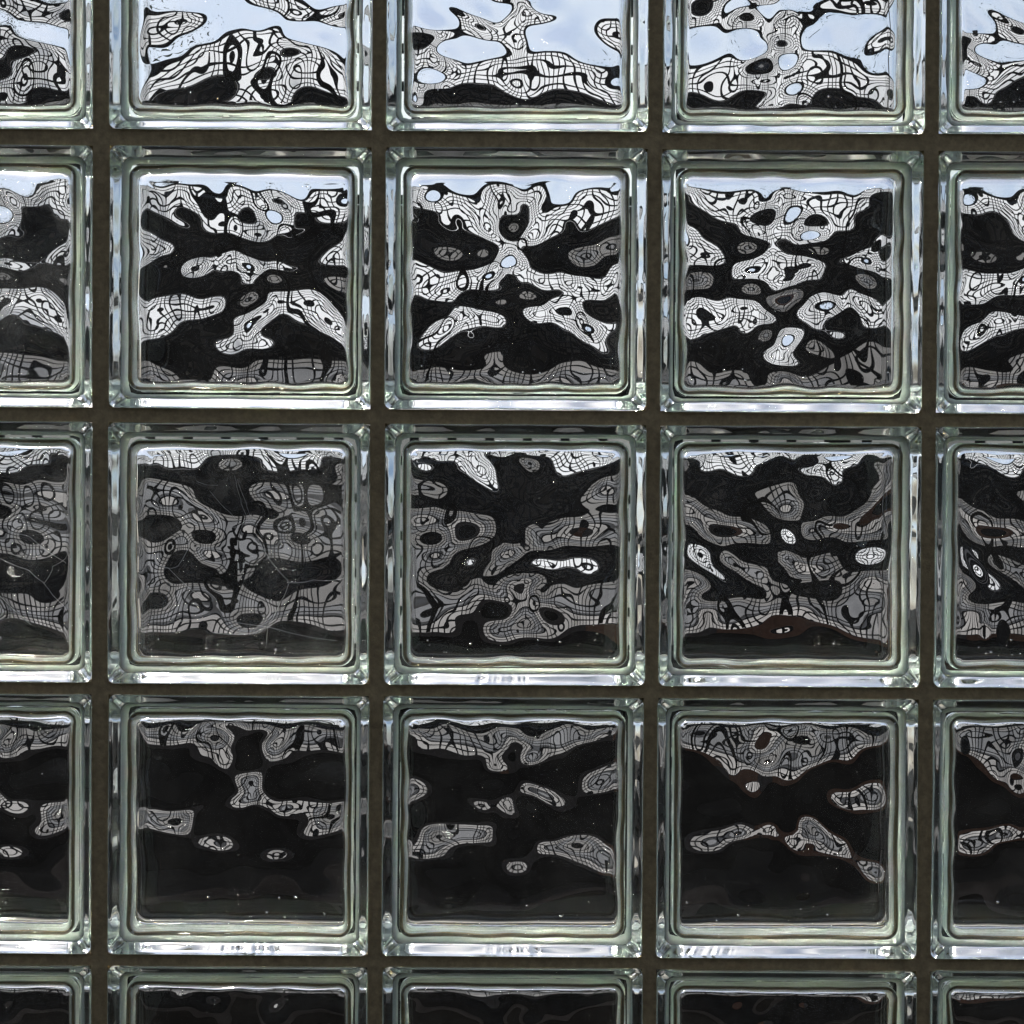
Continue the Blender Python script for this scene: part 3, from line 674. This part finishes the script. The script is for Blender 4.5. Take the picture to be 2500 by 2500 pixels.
cobweb(2, 1, [[(910, 430), (960, 620), (1080, 870), (1160, 1010), (1300, 1180), (1480, 1160), (1690, 1150)], [(1300, 1180), (1250, 1300), (1150, 1490), (1140, 1620)],
              [(330, 1040), (450, 1080), (680, 1300)], [(450, 1470), (740, 1410), (1150, 1500), (1640, 1600)], [(650, 465), (790, 490)], [(740, 530), (900, 700), (940, 740)],
              [(900, 790), (1000, 735)], [(930, 450), (1000, 640), (1100, 860)], [(420, 1080), (520, 1060), (600, 900), (500, 880)], [(760, 1540), (1000, 1545), (1130, 1500)]],
       "fine grey cobweb strands inside the dull block of the middle row, second column", 5)
cobweb(2, 0, [[(900, 1010), (1150, 1000), (1400, 1110), (1500, 1200), (1680, 1400)], [(1500, 1200), (1560, 1080), (1690, 980)], [(850, 760), (1100, 790), (1400, 870), (1650, 1060)],
              [(1000, 1150), (1200, 1300), (1400, 1500)]],
       "curved grey cobweb strands inside the cut off middle row block at left", 6)

# ------------------------------------------------------------------ what stands outside, seen through the glass
YB = D_BG
tz = lambda E: ZC + (DCAM + D_BG) * math.tan(R(E))
def grid_mesh(xa, xb, za, zb, y, step, t, m, name, parent):
    mb = MB(); k = 0
    x = xa
    while x <= xb: mb.box(x - t / 2, x + t / 2, y, y + t, za, zb); x += step
    z = za
    while z <= zb: mb.box(xa, xb, y + t, y + 2 * t, z - t / 2, z + t / 2); z += step
    return mb.build(name, m, parent)
def sheet(xa, xb, y, za, zb, name, m, parent):
    return link(name, mesh(name, [(xa, y, za), (xb, y, za), (xb, y, zb), (xa, y, zb)], [(0, 1, 2, 3)]), m, parent)
def board_mat():
    m = bpy.data.materials.new("cluttered_board"); m.use_nodes = True; n = m.node_tree.nodes; l = m.node_tree.links
    b = n["Principled BSDF"]; b.inputs["Roughness"].default_value = .9; b.inputs["Specular IOR Level"].default_value = .05
    tc = n.new("ShaderNodeTexCoord"); mp = n.new("ShaderNodeMapping"); mp.inputs["Scale"].default_value = (1.0, 1, 3.2); br = n.new("ShaderNodeTexVoronoi"); br.inputs["Scale"].default_value = 3.1
    br.distance = 'CHEBYCHEV'
    r = n.new("ShaderNodeValToRGB"); e = r.color_ramp.elements; e[0].position = .25; e[0].color = (.004, .004, .005, 1); e[1].position = .95; e[1].color = (.060, .052, .046, 1)
    k = r.color_ramp.elements.new(.6); k.color = (.012, .011, .012, 1)
    l.new(tc.outputs["Object"], mp.inputs[0]); l.new(mp.outputs[0], br.inputs["Vector"])
    sp = n.new("ShaderNodeSeparateColor"); l.new(br.outputs["Color"], sp.inputs[0]); l.new(sp.outputs[0], r.inputs["Fac"]); l.new(r.outputs[0], b.inputs["Base Color"])
    return m
scr = empty("mesh_screen", (0, 0, 0)); tag(scr, "long screen of white sheets behind dark wire mesh beyond the glass", "screen")
W = 9
grid_mesh(-W, W, tz(5.0), tz(9.0), YB - .12, .135, .032, M_wire, "wire_mesh", scr)
sheet(-W, W, YB, tz(4.9), tz(8.9), "white_sheet", M_panel, scr)
MB().box(-W, W, YB - .14, YB + .02, tz(8.95), tz(9.25)).build("top_rail", M_wire, scr)
for x in (-6.1, -4.3, -2.35, -.72, 1.15, 3.0, 4.9, 6.6): MB().box(x - .04, x + .04, YB - .20, YB - .141, tz(-4), tz(9.2)).build("post", M_black, scr)
MB().box(-W, W, YB - .05, YB + .05, tz(0.5), tz(4.9)).build("dark_board", board_mat(), scr)
grid_mesh(-W, W, tz(0.55), tz(4.85), YB - .12, .135, .032, M_wire, "wire_mesh", scr)
grid_mesh(-W, W, tz(-4.2), tz(0.5), YB - .12, .135, .032, M_wire, "wire_mesh", scr)
sheet(-W, W, YB, tz(-4.2), tz(-2.3), "grey_sheet", M_grey, scr)  # light fading upward put into the colour of this and the next two sheets
sheet(-W, W, YB + .05, tz(-2.35), tz(-.9), "shaded_sheet_mid", translucent_mat("shaded_sheet_mid", (0.23, 0.235, 0.25)), scr)
sheet(-W, W, YB + .03, tz(-.95), tz(0.5), "shaded_sheet_top", translucent_mat("shaded_sheet_top", (0.26, 0.255, 0.255)), scr)
MB().box(-W, .7, YB - .16, YB + .05, tz(-5.1), tz(-4.2)).build("timber_rail", mat("dark_timber", (.035, .028, .025), .85, (6, .4, None), .1), scr)
MB().box(.703, W, YB - .16, YB + .05, tz(-5.1), tz(-4.2)).build("timber_rail", M_brown, scr)
MB().box(-W, W, YB - .05, YB + .05, 0, tz(-5.1)).build("lower_board", M_black, scr)
lw = MB().box(-W, W, 1.5, 1.7, 0, ZC - .66).build("low_dark_blocker", M_black); tag(lw, "low black board added beyond the glass to keep the lower blocks dark", "wall", kind="structure")  # added dark board, so sight lines through the lower panes end in black
# grey steel column with dark edges, seen through the right hand blocks
pil = empty("steel_column", (2.55, 7.3, 0)); tag(pil, "tall grey steel column with dark flanges standing in front of the screen", "column")
MB().box(-.10, .10, -.05, .05, 0, 3.6).build("web", mat("column_grey", (.34, .31, .29), .8, (3, .5, None), .05), pil)
MB().box(-.19, -.103, -.10, .10, 0, 3.6).build("flange", M_wire, pil); MB().box(.103, .19, -.10, .10, 0, 3.6).build("flange", M_wire, pil)
MB().box(-.04, .04, -.07, -.053, 1.2, 3.3).build("plate", M_black, pil)
# loose shrub rising behind the screen on the left
def shrub(name, cx, cy_, z0_, z1_, rx, n, label, seed):
    rs = np.random.RandomState(seed); mb = MB(); tk = MB()
    root = empty(name, (cx, cy_, 0)); tag(root, label, "shrub", "shrubs rising behind the screen")
    for k in range(9):
        x = rs.uniform(-rx, rx) * .8; t = .012
        tk.box(x - t, x + t, -t, t, 0, z1_ - rs.uniform(.1, .5))
    tk.build("stem", M_wire, root)
    cl = [(rs.uniform(-rx, rx), rs.uniform(-.3, .3), rs.uniform(z0_, z1_), rs.uniform(.08, .22)) for _ in range(46)]
    for k in range(n):
        c0 = cl[rs.randint(len(cl))]; p = np.array(c0[:3]) + rs.normal(size=3) * c0[3]
        a_ = rs.normal(size=3); a_ /= np.linalg.norm(a_); b2 = np.cross(a_, rs.normal(size=3)); b2 /= np.linalg.norm(b2)
        L_ = rs.uniform(.02, .045); i0 = len(mb.v)
        mb.v += [tuple(p - a_ * L_), tuple(p + b2 * L_ * .35), tuple(p + a_ * L_), tuple(p - b2 * L_ * .35)]; mb.f.append([i0, i0 + 1, i0 + 2, i0 + 3])
    mb.build("foliage", M_leaf, root)
shrub("shrub", -2.9, 8.6, tz(7.5), tz(10.2), 1.6, 2600, "loose dark shrub whose twigs fringe the top of the screen at the far left", 3)
shrub("shrub", 1.5, 8.7, tz(7.8), tz(9.6), .5, 700, "small dark shrub fringing the screen top behind the grey column", 4)
